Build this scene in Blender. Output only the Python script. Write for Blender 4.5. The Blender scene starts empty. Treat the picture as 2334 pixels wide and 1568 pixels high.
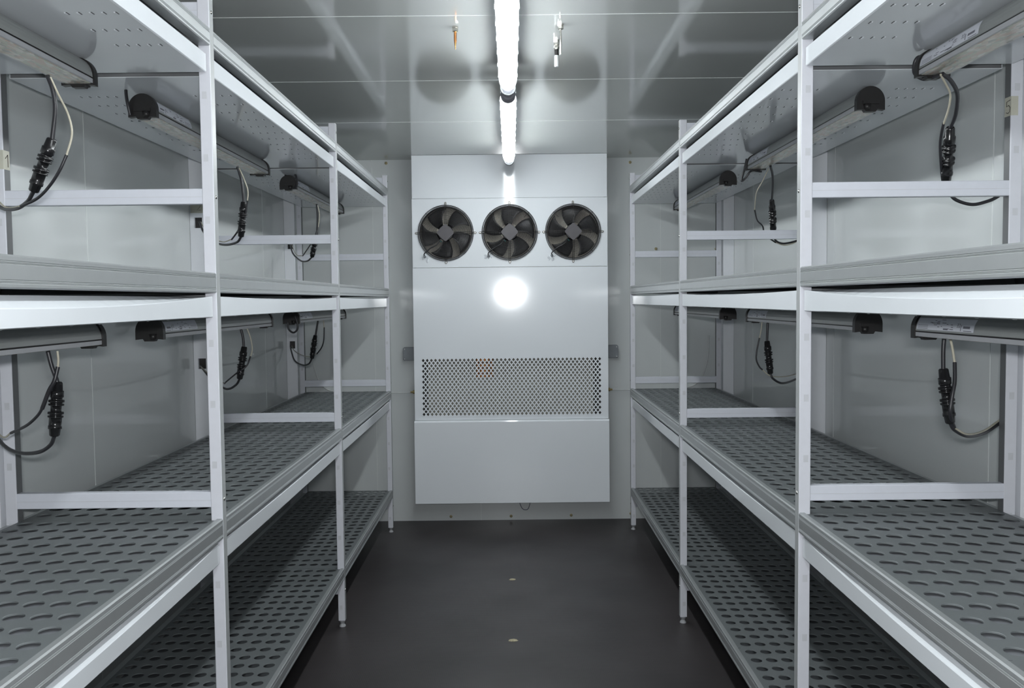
import bpy, math, random
from math import sin, cos, pi, radians, sqrt
from mathutils import Vector, Matrix
from mathutils.geometry import tessellate_polygon
random.seed(7)
SC = bpy.context.scene
COL = SC.collection

# ---------------------------------------------------------------- camera
F_PX = 2000.0                       # focal length in pixels of a 2334 px wide frame
PITCH, YAW, ROLL = .05073, .00104, -.01047
CAM = Vector((.0045, 0.0, 1.2651))
def cam_axes():
    Yw = Matrix.Rotation(YAW, 3, 'Z'); P = Matrix.Rotation(PITCH, 3, 'X'); M = P @ Yw
    r, f, u = M[0].copy(), M[1].copy(), M[2].copy()
    s, c = sin(ROLL), cos(ROLL)
    return c*r + s*u, f, c*u - s*r
RT, FW, UP = cam_axes()
def at(px, py, Y=None, X=None, Z=None):
    """the point of the room seen at a pixel of the photograph, at a known depth Y (or on a plane X or Z)"""
    d = RT*((px-1167)/F_PX) - UP*((py-784)/F_PX) + FW
    t = (Y-CAM.y)/d.y if Y is not None else ((X-CAM.x)/d.x if X is not None else (Z-CAM.z)/d.z)
    return CAM + d*t
cd = bpy.data.cameras.new('camera'); cam = bpy.data.objects.new('camera', cd); COL.objects.link(cam)
cd.sensor_fit = 'HORIZONTAL'; cd.sensor_width = 36.0; cd.lens = F_PX/2334*36.0; cd.clip_start = .02
m = Matrix((RT, UP, -FW)).transposed().to_4x4(); m.translation = CAM; cam.matrix_world = m
SC.camera = cam

# ---------------------------------------------------------------- world, light, exposure
w = bpy.data.worlds.new('world'); SC.world = w; w.use_nodes = True
w.node_tree.nodes['Background'].inputs[0].default_value = (0, 0, 0, 1)
w.node_tree.nodes['Background'].inputs[1].default_value = 0
SC.view_settings.view_transform = 'Standard'; SC.view_settings.look = 'None'
SC.view_settings.gamma = 1; SC.view_settings.use_curve_mapping = False
SC.view_settings.exposure = 0.13
TUBE_EMIT = 35.0
FLASH_W = 23.0
ld = bpy.data.lights.new('camera_flash', 'AREA'); ld.shape = 'RECTANGLE'; ld.size = .12; ld.size_y = .035
ld.energy = FLASH_W; ld.color = (.96, .98, 1.0)
lo = bpy.data.objects.new('camera_flash', ld); COL.objects.link(lo)
lo.location = (.004, -.02, 1.333); lo.rotation_euler = (radians(90), 0, 0)

# ---------------------------------------------------------------- dimensions
HA = .651                          # aisle face of the front posts, left and right
PW = .026                          # post width and depth
XR0, XR1 = 1.115, 1.141            # rear posts
XW = 1.21                          # side walls
FR = [.598, 1.987, 3.376, 4.765]   # back faces of the four frames
YF, YB = -.95, 4.988               # front wall, back wall
ZC = 2.0565
TOP = 1.9358
RAIL = {1: (.188, .2327), 2: (.7305, .7772), 3: (1.2862, 1.3311), 4: (1.8294, 1.8695)}
TRAY = {2: (.6761, .7225), 3: (1.2325, 1.279), 4: (1.7705, 1.811)}
YP = 4.83                          # front of the evaporator cover

# ---------------------------------------------------------------- materials
def mat(name, col, rough=.4, metal=0., spec=.5, coat=0., noise=0., nscale=40., bump=0., bscale=200., emit=None, alpha=1., trans=0., ior=1.5, stretch=None):
    m = bpy.data.materials.new(name); m.use_nodes = True; nt = m.node_tree; b = nt.nodes['Principled BSDF']
    b.inputs['Base Color'].default_value = (*col, 1); b.inputs['Roughness'].default_value = rough
    b.inputs['Metallic'].default_value = metal; b.inputs['IOR'].default_value = ior
    b.inputs['Specular IOR Level'].default_value = spec
    b.inputs['Coat Weight'].default_value = coat; b.inputs['Coat Roughness'].default_value = .08
    b.inputs['Transmission Weight'].default_value = trans; b.inputs['Alpha'].default_value = alpha
    if emit: b.inputs['Emission Color'].default_value = (*emit[0], 1); b.inputs['Emission Strength'].default_value = emit[1]
    tc = nt.nodes.new('ShaderNodeTexCoord'); mp = nt.nodes.new('ShaderNodeMapping'); nt.links.new(tc.outputs['Object'], mp.inputs[0])
    if stretch: mp.inputs['Scale'].default_value = stretch
    if noise:
        n = nt.nodes.new('ShaderNodeTexNoise'); n.inputs['Scale'].default_value = nscale; n.inputs['Detail'].default_value = 4
        nt.links.new(mp.outputs[0], n.inputs['Vector'])
        r = nt.nodes.new('ShaderNodeValToRGB'); nt.links.new(n.outputs[0], r.inputs[0])
        r.color_ramp.elements[0].position = .3; r.color_ramp.elements[1].position = .7
        r.color_ramp.elements[0].color = (*[max(0, c*(1-noise)) for c in col], 1)
        r.color_ramp.elements[1].color = (*[min(1, c*(1+noise)) for c in col], 1)
        nt.links.new(r.outputs[0], b.inputs['Base Color'])
    if bump:
        n2 = nt.nodes.new('ShaderNodeTexNoise'); n2.inputs['Scale'].default_value = bscale; n2.inputs['Detail'].default_value = 2
        nt.links.new(mp.outputs[0], n2.inputs['Vector'])
        bp = nt.nodes.new('ShaderNodeBump'); bp.inputs['Strength'].default_value = bump; bp.inputs['Distance'].default_value = .001
        nt.links.new(n2.outputs[0], bp.inputs['Height']); nt.links.new(bp.outputs[0], b.inputs['Normal'])
    return m
M = {}
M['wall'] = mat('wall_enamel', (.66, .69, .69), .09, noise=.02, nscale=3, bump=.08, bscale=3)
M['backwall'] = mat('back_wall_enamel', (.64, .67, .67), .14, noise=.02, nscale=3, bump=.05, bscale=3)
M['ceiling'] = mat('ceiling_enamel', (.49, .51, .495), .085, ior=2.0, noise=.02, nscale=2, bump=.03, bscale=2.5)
M['seam'] = mat('panel_joint', (.72, .75, .74), .4, noise=.03)
M['white'] = mat('white_painted_metal', (.65, .66, .71), .38, noise=.015, nscale=60, bump=.05)
M['postside_shade'] = mat('shaded_post_side', (.36, .375, .38), .35, noise=.02)  # aisle side of the front posts, dim reflection put into the colour
M['channel_and_shade'] = mat('dark_channel_and_shade', (.13, .135, .14), .45, noise=.03)  # rear post channel, and shade painted in the gaps between trays
M['bar'] = mat('white_crossbar_metal', (.64, .66, .72), .4, noise=.015, nscale=60)
M['duct'] = mat('white_duct_plastic', (.80, .82, .86), .35, noise=.01)
M['tray'] = mat('gloss_white_sheet', (.66, .69, .72), .11, noise=.01, nscale=8)
M['trayshade'] = mat('shaded_tray_inside', (.50, .52, .55), .6, noise=.04)  # inside of the white trays, shade painted as a darker grey
M['traydark'] = mat('louvre_slot', (.05, .05, .055), .6, noise=.1)
M['rail'] = mat('grey_anodised_rail', (.46, .48, .485), .37, metal=.65, noise=.02, nscale=30)
M['railtop'] = mat('rail_bright_edge', (.28, .295, .30), .36, metal=.2, noise=.02, nscale=30)
M['mat'] = mat('grey_plastic_grid', (.125, .138, .142), .42, noise=.05, nscale=6, bump=.06, bscale=300)
M['gridbase'] = mat('grey_base_sheet', (.17, .18, .195), .5, noise=.04)
M['lowbase_shade'] = mat('shaded_base_sheet', (.055, .06, .065), .55, noise=.05)  # lowest shelf only, shade inside the holes put into the colour
M['spot'] = mat('grey_punched_square', (.56, .57, .60), .45, noise=.03)
M['steel'] = mat('steel', (.6, .6, .58), .25, metal=1, noise=.05)
M['foot'] = mat('grey_plastic_foot', (.42, .43, .45), .5, noise=.05)
M['cover'] = mat('gloss_white_cover', (.80, .835, .87), .09, noise=.01, nscale=3, bump=.02, bscale=6)
M['blackpl'] = mat('black_plastic', (.012, .011, .011), .42, noise=.2, nscale=90)
M['rubber'] = mat('black_rubber', (.022, .022, .026), .38, noise=.15)
M['conn'] = mat('black_gloss_plastic', (.010, .010, .011), .22, noise=.2)
M['wire'] = mat('beige_wire', (.48, .45, .36), .45, noise=.08)
M['housing'] = mat('grey_aluminium_housing', (.27, .285, .28), .3, noise=.04, stretch=(5, .3, 5))
M['strip'] = mat('light_aluminium_edge', (.42, .43, .45), .35, noise=.04)
M['label'] = mat('white_label', (.68, .70, .76), .4, noise=.02)
M['ink'] = mat('grey_print', (.16, .16, .19), .5, noise=.1)
M['tape'] = mat('beige_tape', (.50, .49, .41), .5, noise=.05)
M['pencil'] = mat('pencil_mark', (.07, .06, .05), .5, noise=.1)
M['grill'] = mat('black_wire', (.018, .017, .017), .35, noise=.2)
M['blade'] = mat('dark_fan_blade', (.022, .022, .025), .4, noise=.2)
M['motor'] = mat('dark_grey_motor', (.085, .08, .088), .5, noise=.06)
M['wireend'] = mat('wire_loop_end', (.17, .16, .13), .3, metal=.6, noise=.1)
M['coil'] = mat('aluminium_fins', (.56, .53, .46), .5, noise=.18, nscale=18, stretch=(30, 1, 2))
M['coildark'] = mat('darker_fins', (.34, .34, .30), .5, noise=.2, nscale=18, stretch=(30, 1, 2))  # darker grey than the fins behind the fans
M['copper'] = mat('copper', (.75, .33, .12), .25, metal=1, noise=.08)
M['brass'] = mat('brass', (.50, .40, .20), .35, metal=.8, noise=.15)
M['nickel'] = mat('nickel', (.75, .73, .68), .2, metal=1, noise=.05)
M['screwb'] = mat('brass_screw', (.36, .31, .18), .4, metal=.5, noise=.2)
M['jbox'] = mat('grey_box_plastic', (.20, .22, .24), .4, noise=.04)
M['pipe'] = mat('white_pipe', (.62, .64, .64), .4, noise=.04)
M['blue'] = mat('navy_wire', (.02, .025, .09), .4, noise=.1)
M['clear'] = mat('clear_plastic', (.80, .84, .86), .12, alpha=.45, noise=.01)
M['silicone'] = mat('clear_silicone', (.70, .73, .76), .12, alpha=.35, noise=.02)
M['capgrey'] = mat('grey_end_cap', (.20, .20, .23), .4, noise=.04)
M['lampon'] = mat('lit_diffuser', (.9, .9, .9), .4, emit=((.93, .98, 1.0), TUBE_EMIT))
M['crumb'] = mat('beige_crumb', (.42, .38, .26), .8, noise=.3, nscale=200)
M['teal'] = mat('teal_connector', (.02, .22, .21), .4, noise=.1)
M['doorm'] = mat('door_enamel', (.50, .52, .52), .25, noise=.02, nscale=3)

def lens_material():
    m = mat('prismatic_lens', (.50, .50, .46), .22)
    nt = m.node_tree; b = nt.nodes['Principled BSDF']; tc = nt.nodes.new('ShaderNodeTexCoord')
    mp = nt.nodes.new('ShaderNodeMapping'); mp.inputs['Scale'].default_value = (170, 60, 170); nt.links.new(tc.outputs['Object'], mp.inputs[0])
    v = nt.nodes.new('ShaderNodeTexVoronoi'); v.inputs['Scale'].default_value = 1.0; nt.links.new(mp.outputs[0], v.inputs['Vector'])
    r = nt.nodes.new('ShaderNodeValToRGB'); r.color_ramp.elements[0].position = .15; r.color_ramp.elements[0].color = (.58, .58, .55, 1)
    r.color_ramp.elements[1].position = .85; r.color_ramp.elements[1].color = (.34, .35, .32, 1)
    e = r.color_ramp.elements.new(.45); e.color = (.50, .40, .33, 1); e = r.color_ramp.elements.new(.6); e.color = (.46, .48, .40, 1)
    nt.links.new(v.outputs['Color'], r.inputs[0]); nt.links.new(r.outputs[0], b.inputs['Base Color']); return m
M['lens'] = lens_material()
def floor_material():
    m = mat('dark_floor_board', (.038, .034, .035), .40, noise=.28, nscale=2.2)
    nt = m.node_tree; b = nt.nodes['Principled BSDF']; tc = nt.nodes.new('ShaderNodeTexCoord')
    mp = nt.nodes.new('ShaderNodeMapping'); mp.inputs['Scale'].default_value = (160, 100, 1); nt.links.new(tc.outputs['Object'], mp.inputs[0])
    v = nt.nodes.new('ShaderNodeTexVoronoi'); v.feature = 'DISTANCE_TO_EDGE'; v.inputs['Scale'].default_value = 1; v.inputs['Randomness'].default_value = .15
    nt.links.new(mp.outputs[0], v.inputs['Vector'])
    bp = nt.nodes.new('ShaderNodeBump'); bp.inputs['Strength'].default_value = .35; bp.inputs['Distance'].default_value = .001
    nt.links.new(v.outputs['Distance'], bp.inputs['Height']); nt.links.new(bp.outputs[0], b.inputs['Normal'])
    n = nt.nodes.new('ShaderNodeTexNoise'); n.inputs['Scale'].default_value = 3; n.inputs['Detail'].default_value = 5
    nt.links.new(tc.outputs['Object'], n.inputs['Vector'])
    mr = nt.nodes.new('ShaderNodeMapRange'); mr.inputs[3].default_value = .34; mr.inputs[4].default_value = .55
    nt.links.new(n.outputs[0], mr.inputs[0]); nt.links.new(mr.outputs[0], b.inputs['Roughness']); return m
M['floor'] = floor_material()

# ---------------------------------------------------------------- mesh building
class MB:
    def __init__(s): s.v = []; s.f = []; s.mi = []; s.mats = []; s.sm = []
    def m(s, k):
        if k not in s.mats: s.mats.append(k)
        return s.mats.index(k)
    def add(s, vs, fs, k, smooth=False):
        b = len(s.v); s.v += [tuple(v) for v in vs]; i = s.m(k)
        for f in fs: s.f.append(tuple(b+x for x in f)); s.mi.append(i); s.sm.append(smooth)
    def box(s, x0, x1, y0, y1, z0, z1, k):
        x0, x1 = min(x0, x1), max(x0, x1)
        v = [(x, y, z) for x in (x0, x1) for y in (y0, y1) for z in (z0, z1)]
        s.add(v, [(0, 1, 3, 2), (4, 6, 7, 5), (0, 4, 5, 1), (2, 3, 7, 6), (0, 2, 6, 4), (1, 5, 7, 3)], k)
    def bev(s, x0, x1, y0, y1, z0, z1, k, b=.002, axis='z'):
        """box with bevelled long edges along an axis"""
        x0, x1 = min(x0, x1), max(x0, x1)
        def pr(a0, a1, b0, b1):
            return [(a0+b, b0), (a1-b, b0), (a1, b0+b), (a1, b1-b), (a1-b, b1), (a0+b, b1), (a0, b1-b), (a0, b0+b)]
        if axis == 'z': s.extr([(p[0], p[1]) for p in pr(x0, x1, y0, y1)], z0, z1, k, 'z')
        elif axis == 'x': s.extr(pr(y0, y1, z0, z1), x0, x1, k, 'x')
        else: s.extr(pr(x0, x1, z0, z1), y0, y1, k, 'y')
    def extr(s, prof, a, b, k, axis='y', ks=None, caps=True, smooth=False):
        """extrude a closed profile along an axis; ks may give a material per side"""
        n = len(prof)
        def P(p, t): return {'y': (p[0], t, p[1]), 'z': (p[0], p[1], t), 'x': (t, p[0], p[1])}[axis]
        vs = [P(p, a) for p in prof] + [P(p, b) for p in prof]
        for i in range(n):
            j = (i+1) % n
            s.add([vs[i], vs[j], vs[n+j], vs[n+i]], [(0, 1, 2, 3)], ks[i] if ks else k, smooth)
        if caps: s.add(vs[:n], [tuple(range(n))[::-1]], k); s.add(vs[n:], [tuple(range(n))], k)
    def lathe(s, p0, p1, prof, k, seg=16, smooth=True):
        """revolve (t, radius) pairs around the line p0-p1, t in 0..1"""
        p0, p1 = Vector(p0), Vector(p1); d = (p1-p0); L = d.length; d = d/L
        a = d.orthogonal().normalized(); b = d.cross(a)
        vs = []
        for t, r in prof:
            for i in range(seg):
                q = 2*pi*i/seg; vs.append(p0 + d*(L*t) + a*(r*cos(q)) + b*(r*sin(q)))
        fs = []
        for j in range(len(prof)-1):
            for i in range(seg):
                i2 = (i+1) % seg; fs.append((j*seg+i, j*seg+i2, (j+1)*seg+i2, (j+1)*seg+i))
        s.add(vs, fs, k, smooth)
        for j, rev in ((0, True), (len(prof)-1, False)):
            if prof[j][1] > 1e-6:
                f = tuple(range(seg)); s.add(vs[j*seg:(j+1)*seg], [f[::-1] if rev else f], k)
    def tube(s, pts, r, k, seg=10, closed=False):
        pts = [Vector(p) for p in pts]; n = len(pts); vs = []; prev = None
        for i, p in enumerate(pts):
            if closed: d = pts[(i+1) % n]-pts[i-1]
            else: d = pts[min(i+1, n-1)]-pts[max(i-1, 0)]
            d = d.normalized()
            if prev is None: a = d.orthogonal().normalized()
            else: a = (prev-d*prev.dot(d)).normalized()
            prev = a; b = d.cross(a)
            rr = r[i] if isinstance(r, (list, tuple)) else r
            for q in range(seg): t = 2*pi*q/seg; vs.append(p+a*(rr*cos(t))+b*(rr*sin(t)))
        fs = []
        for j in range(n if closed else n-1):
            j2 = (j+1) % n
            for i in range(seg): i2 = (i+1) % seg; fs.append((j*seg+i, j*seg+i2, j2*seg+i2, j2*seg+i))
        s.add(vs, fs, k, True)
        if not closed:
            s.add(vs[:seg], [tuple(range(seg))[::-1]], k); s.add(vs[-seg:], [tuple(range(seg))], k)
    def mesh(s, name):
        xs, ys, zs = zip(*s.v)
        c = Vector(((min(xs)+max(xs))/2, (min(ys)+max(ys))/2, min(zs)))
        me = bpy.data.meshes.new(name); me.from_pydata([(v[0]-c.x, v[1]-c.y, v[2]-c.z) for v in s.v], [], s.f)
        for k in s.mats: me.materials.append(M[k])
        me.polygons.foreach_set('material_index', s.mi); me.polygons.foreach_set('use_smooth', s.sm)
        me.validate(); me.update(); return me, c
    def build(s, name, parent=None, **kw):
        me, c = s.mesh(name); return put(name, me, c, parent, **kw)
WL = {}
def put(name, me, c, parent=None, **kw):
    o = bpy.data.objects.new(name, me); COL.objects.link(o)
    WL[o] = Vector(c)
    if parent is not None: o.parent = parent; o.location = Vector(c)-WL[parent]
    else: o.location = c
    return tag(o, **kw)
def tag(o, label=None, cat=None, group=None, kind=None):
    if label: o['label'] = label
    if cat: o['category'] = cat
    if group: o['group'] = group
    if kind: o['kind'] = kind
    return o
def thing(name, loc, label, cat, group=None):
    o = bpy.data.objects.new(name, None); COL.objects.link(o); o.empty_display_size = .05
    o.location = loc; WL[o] = Vector(loc); return tag(o, label, cat, group)
def recalc(o):
    import bmesh
    bm = bmesh.new(); bm.from_mesh(o.data); bmesh.ops.remove_doubles(bm, verts=bm.verts, dist=1e-6)
    bmesh.ops.recalc_face_normals(bm, faces=bm.faces); bm.to_mesh(o.data); bm.free()
def solid(o, t, off=-1):
    md = o.modifiers.new('thickness', 'SOLIDIFY'); md.thickness = t; md.offset = off
def spline(pts, n=8):
    pts = [Vector(p) for p in pts]; out = []
    P = [pts[0]*2-pts[1]] + pts + [pts[-1]*2-pts[-2]]
    for i in range(1, len(P)-2):
        for k in range(n):
            t = k/n; a, b, c, d = P[i-1], P[i], P[i+1], P[i+2]
            out.append(.5*((2*b)+(c-a)*t+(2*a-5*b+4*c-d)*t*t+(3*b-a-3*c+d)*t**3))
    out.append(pts[-1]); return out

# ================================================================ THE ROOM
def struct(name, bx, k):
    b = MB(); b.box(*bx, k); return b.build(name, kind='structure')
struct('floor', (-XW-.05, XW+.05, YF-.05, YB+.05, -.06, 0), 'floor')
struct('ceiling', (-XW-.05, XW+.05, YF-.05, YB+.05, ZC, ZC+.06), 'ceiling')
struct('wall_left', (-XW-.05, -XW, YF, YB, 0, ZC), 'wall')
struct('wall_right', (XW, XW+.05, YF, YB, 0, ZC), 'wall')
struct('wall_back', (-XW-.05, XW+.05, YB, YB+.05, 0, ZC), 'backwall')
# the end of the room behind the photographer: wall with its double doors
struct('wall_front', (-XW-.05, XW+.05, YF-.05, YF, 0, ZC), 'backwall')
for i, (x0, x1) in enumerate(((-.95, -.005), (.005, .95))):
    b = MB(); b.bev(x0, x1, YF, YF+.03, .02, 1.95, 'doorm', .006, 'z'); d = b.build('door_%d' % (i+1), kind='structure')
    h = MB(); hx = -.06 if i == 0 else .06
    h.tube([(hx, YF+.03, .9), (hx, YF+.07, .92), (hx, YF+.07, 1.18), (hx, YF+.03, 1.2)], .009, 'steel'); h.build('door_handle', d)
# panel joints (thin cover strips)
n = 0
def strip(x0, x1, y0, y1, z0, z1):
    global n; n += 1
    b = MB(); b.box(x0, x1, y0, y1, z0, z1, 'seam'); b.build('trim_%d' % n, kind='structure')
for y in (1.1, 2.535, 3.43, 4.335): strip(-XW, -XW+.0008, y-.0018, y+.0018, 0, ZC)
for y in (1.1, 2.203, 3.271, 4.365): strip(XW-.0008, XW, y-.0018, y+.0018, 0, ZC)
for y in (1.04, 1.764, 2.487, 3.211, 3.944): strip(-XW, XW, y-.0014, y+.0014, ZC-.0008, ZC)
for x in (-.77, .856, -.177): strip(x-.0012, x+.0012, YB-.0008, YB, 0, ZC)

# ================================================================ SHELVING
TL = .4095; QY = TL/7; PX_ = .0437; HR = .0161
def tile_mesh(rows, y0, y1, side, clip0, clip1):
    """perforated grid tile: world X from HA+.027 to 1.114, Y y0..y1, top at z=0 (built at z relative)"""
    b = MB(); T = .003
    cols = 10; xs0 = HA+.045-PX_/2; cx = [HA+.045+PX_*i for i in range(cols)]
    ys = [y1-(y1-y0-rows*QY)/2-QY*(j+.5) for j in range(rows)]
    N = 16
    def ring(cxx, cyy, r, z): return [(cxx+r*cos(2*pi*i/N+pi/N*0), cyy+r*sin(2*pi*i/N), z) for i in range(N)]
    def sq(cxx, cyy, z, hx, hy):
        o = []
        for i in range(N):
            a = 2*pi*i/N; c, s_ = cos(a), sin(a); mm = max(abs(c), abs(s_)); o.append((cxx+hx*c/mm, cyy+hy*s_/mm, z))
        return o
    hx, hy = PX_/2, QY/2
    for x in cx:
        for y in ys:
            A = sq(x, y, 0, hx, hy); B = ring(x, y, HR+.0006, 0); C_ = ring(x, y, HR, -.0006); D = ring(x, y, HR, -T); E_ = sq(x, y, -T, hx, hy)
            vs = A+B+C_+D+E_; fs = []; fs2 = []
            for i in range(N):
                j = (i+1) % N
                fs.append((i, j, N+j, N+i)); fs2.append((N+i, N+j, 2*N+j, 2*N+i)); fs2.append((2*N+i, 2*N+j, 3*N+j, 3*N+i))
                fs.append((3*N+i, 3*N+j, 4*N+j, 4*N+i))
            b.add(vs, fs, 'mat'); b.add(vs, fs2[0::2], 'mat', True); b.add(vs, fs2[1::2], 'mat', True)
    X0, X1 = HA+.027, 1.114; a0, a1 = cx[0]-hx, cx[-1]+hx; b0, b1 = ys[-1]-hy, ys[0]+hy
    def slab(xa, xb, ya, yb):
        if xb-xa > 1e-5 and yb-ya > 1e-5: b.box(xa, xb, ya, yb, -T, 0, 'mat')
    g = .0010
    slab(a1, X1, y0+g, y1-g); slab(a0, a1, y0+g, b0); slab(a0, a1, b1, y1-g)
    slab(HA+.013, a0, max(y0+g, clip0), min(y1-g, clip1))
    if side < 0: b.v = [(-x, y, z) for x, y, z in b.v]; b.f = [f[::-1] for f in b.f]
    return b.mesh('shelf_grid_tile')
def rail_prof(side, z0, z1):
    """section of the front rail: grooved aisle face, bright top nose"""
    h = z1-z0; g = .0009; x = HA
    pts = [(x, z0+.002), (x+.002, z0), (x+.026, z0), (x+.026, z1-.010), (x+.0125, z1-.010), (x+.0125, z1), (x+.0025, z1), (x, z1-.0025)]
    for fr in (.80, .765, .73, .24, .20, .16):
        zz = z0+h*fr; pts += [(x, zz+.0011), (x+g, zz), (x, zz-.0011)]
    return [(side*a, c) for a, c in pts]
SN = {-1: 'left', 1: 'right'}
def rack(side):
    s = side
    root = thing('shelving_rack', (s*.9, 2.68, 0),
        'white metal shelving rack with four levels of grey perforated shelves along the %s wall' % SN[s], 'shelving rack')
    # posts with feet, squares and screws
    for fi, yb in enumerate(FR):
        y0, y1 = yb-PW, yb
        for front in (True, False):
            xa, xb = (HA, HA+PW) if front else (XR0, XR1)
            b = MB(); b.bev(s*xa, s*xb, y0, y1, .026, TOP, 'white', .0012)
            xc = (xa+xb)/2+(.002 if front else 0)
            for k in range(14):
                z = .078+.137*k
                if z < TOP-.03: b.box(s*(xc-.0055), s*(xc+.0055), y0-.0004, y0, z-.008, z+.008, 'spot')
            if front: b.box(s*(xa-.0003), s*xa, y0+.0015, y1-.0015, .03, TOP-.002, 'postside_shade')
            else: b.box(s*(xa-.0003), s*xa, y0+.003, y1-.001, .03, TOP-.002, 'channel_and_shade')
            p = b.build('post', root)
            f = MB(); c = ((xa+xb)/2*s, (y0+y1)/2)
            f.lathe((c[0], c[1], 0), (c[0], c[1], .028), [(0, .0125), (.12, .0125), (.35, .008), (.6, .008), (.62, .0115), (1, .0115)], 'foot', 14)
            f.build('foot', p)
            if front:
                for z in (1.905, 1.50, .82, .145):
                    q = MB(); q.lathe((s*HA, (y0+y1)/2, z), (s*(HA-.0028), (y0+y1)/2, z), [(0, .0042), (.5, .0042), (1, .002)], 'steel', 10); q.build('screw', p)
        # crossbars between the front and the rear post
        for z0, z1 in ((1.890, 1.925), (1.484, 1.518), (.803, .838), (.1285, .160)):
            b = MB(); b.bev(s*(HA+PW), s*XR0, y0+.002, y1-.004, z0, z1, 'bar', .0012, 'x')
            zm = (z0+z1)/2-.001; b.box(s*(HA+PW), s*XR0, y0+.0016, y0+.002, zm-.0005, zm+.0005, 'spot'); b.build('crossbar', root)
    for yb in FR:                                     # added dark bars inside the frames, standing for shade in the tray gaps
        for lv in (1, 2, 3, 4):
            b = MB(); b.box(s*(HA+PW), s*XR0, yb-PW-.03, yb+.03, RAIL[lv][0]+.001, RAIL[lv][1]-(.014 if lv > 1 else .036), 'channel_and_shade'); b.build('gap_shade_bar', root)
    # rails, shelf tiles and trays, bay by bay
    for bi in range(3):
        ya, yb = FR[bi], FR[bi+1]-PW
        c0, c1 = FR[bi]-PW/2, FR[bi+1]-PW/2
        for lv in (1, 2, 3, 4):
            z0, z1 = RAIL[lv]; b = MB(); pr = rail_prof(s, z0, z1)
            ks = ['rail']*len(pr); ks[5] = ks[6] = ks[7] = 'railtop'
            b.extr(pr, ya, yb, 'rail', 'y', ks); r = b.build('shelf_rail', root); recalc(r)
            b = MB(); b.bev(s*XR0, s*XR1, ya, yb, z0, z1-.010, 'rail', .0015, 'y'); b.build('rear_rail', root)
            edges = [(7, c1-TL, c1), (7, c1-2*TL, c1-TL), (7, c1-3*TL, c1-2*TL), (2, c0, c1-3*TL)]
            for ti, (rows, t0, t1) in enumerate(edges):
                key = (s, bi, ti)
                if key not in TILES: TILES[key] = tile_mesh(rows, t0, t1, s, ya+.001, yb-.001)
                me, c = TILES[key]; put('shelf_grid', me, Vector((c.x, c.y, z1-.0035-.003)), root)
            zb_ = z1-.0110 if lv > 1 else z1-.030      # closed sheet below the perforated tiles, the lowest darkened as shade
            b = MB(); b.box(s*(HA+PW+.0005), s*(XR0-.001), c0+.0005, c1-.0005, zb_-.001, zb_, 'gridbase' if lv > 1 else 'lowbase_shade'); b.build('grid_base', root)
            if lv in TRAY:
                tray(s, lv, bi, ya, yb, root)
    return root
TILES = {}
def tray(s, lv, bi, ya, yb, root):
    """folded white sheet under a shelf: lip on the aisle side, flange above it, flat underside, louvres"""
    z0, z1 = TRAY[lv]; b = MB(); N = 24; th = .0012
    ya2, yb2 = ya+.007, yb-.007; x0 = HA+.007; xr = 1.112
    sag = {2: (.012, .006, .004), 3: (.019, .006, .003), 4: (.004, .003, .003)}[lv][bi]; bulge = .004 if bi == 0 else .0015
    rows = []
    for i in range(N+1):
        t = i/N; y = ya2+(yb2-ya2)*t; q = max(0, 4*t*(1-t)); sg = sag*q; bo = bulge*q
        zc = z1-sg
        out = [(x0+.020, z1-.001), (x0+.0012-bo, zc), (x0-bo, zc-.0015), (x0-bo*.6, z0+.0015), (x0+.0015, z0), (xr, z0), (xr, z0+.02)]
        inn = [(xr-th, z0+.02), (xr-th, z0+th), (x0+.0015+th, z0+th), (x0-bo*.6+th, z0+.003), (x0-bo+th, zc-.003), (x0+.0018-bo, zc-th), (x0+.020, z1-.001-th)]
        rows.append([(s*p[0], y, p[1]) for p in out+inn])
    K = 14; vs = [p for r in rows for p in r]
    fs = [(i*K+k, (i+1)*K+k, (i+1)*K+(k+1) % K, i*K+(k+1) % K) for i in range(N) for k in range(K)]
    fs += [tuple(range(K)), tuple(N*K+k for k in range(K))]
    inner = [f for n_, f in enumerate(fs[:N*K]) if n_ % K in (7, 8, 9, 10, 11)]; b.add(vs, [f for f in fs if f not in inner], 'tray'); b.add(vs, inner, 'trayshade')
    b.box(s*(x0+.022), s*(xr-.002), ya2, ya2+.0012, z0+.0012, z0+.05, 'channel_and_shade')       # added dark strip, paints the shade of the gap between trays
    l = b                                             # pressed louvres on the underside
    for k in range(11):
        y = ya+.19+.096*k
        for g in range(2):
            for i in range(5):
                x = (.675, .955)[g]+.0215*i
                l.box(s*(x-.0008), s*(x+.0008), y-.0065, y+.0065, z0-.0005, z0, 'traydark')
                xo = .0024
                l.add([(s*(x+.0008), y-.0055, z0), (s*(x+.0008), y+.0055, z0), (s*(x+.0008+xo), y+.004, z0-.0018), (s*(x+.0008+xo), y-.004, z0-.0018), (s*(x+.001+xo*1.6), y-.0055, z0), (s*(x+.001+xo*1.6), y+.0055, z0)],
                      [(0, 1, 2, 3), (3, 2, 5, 4), (0, 3, 4), (1, 5, 2)], 'tray')
    o = b.build('light_tray', root); recalc(o)
rack(-1); rack(1)

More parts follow.
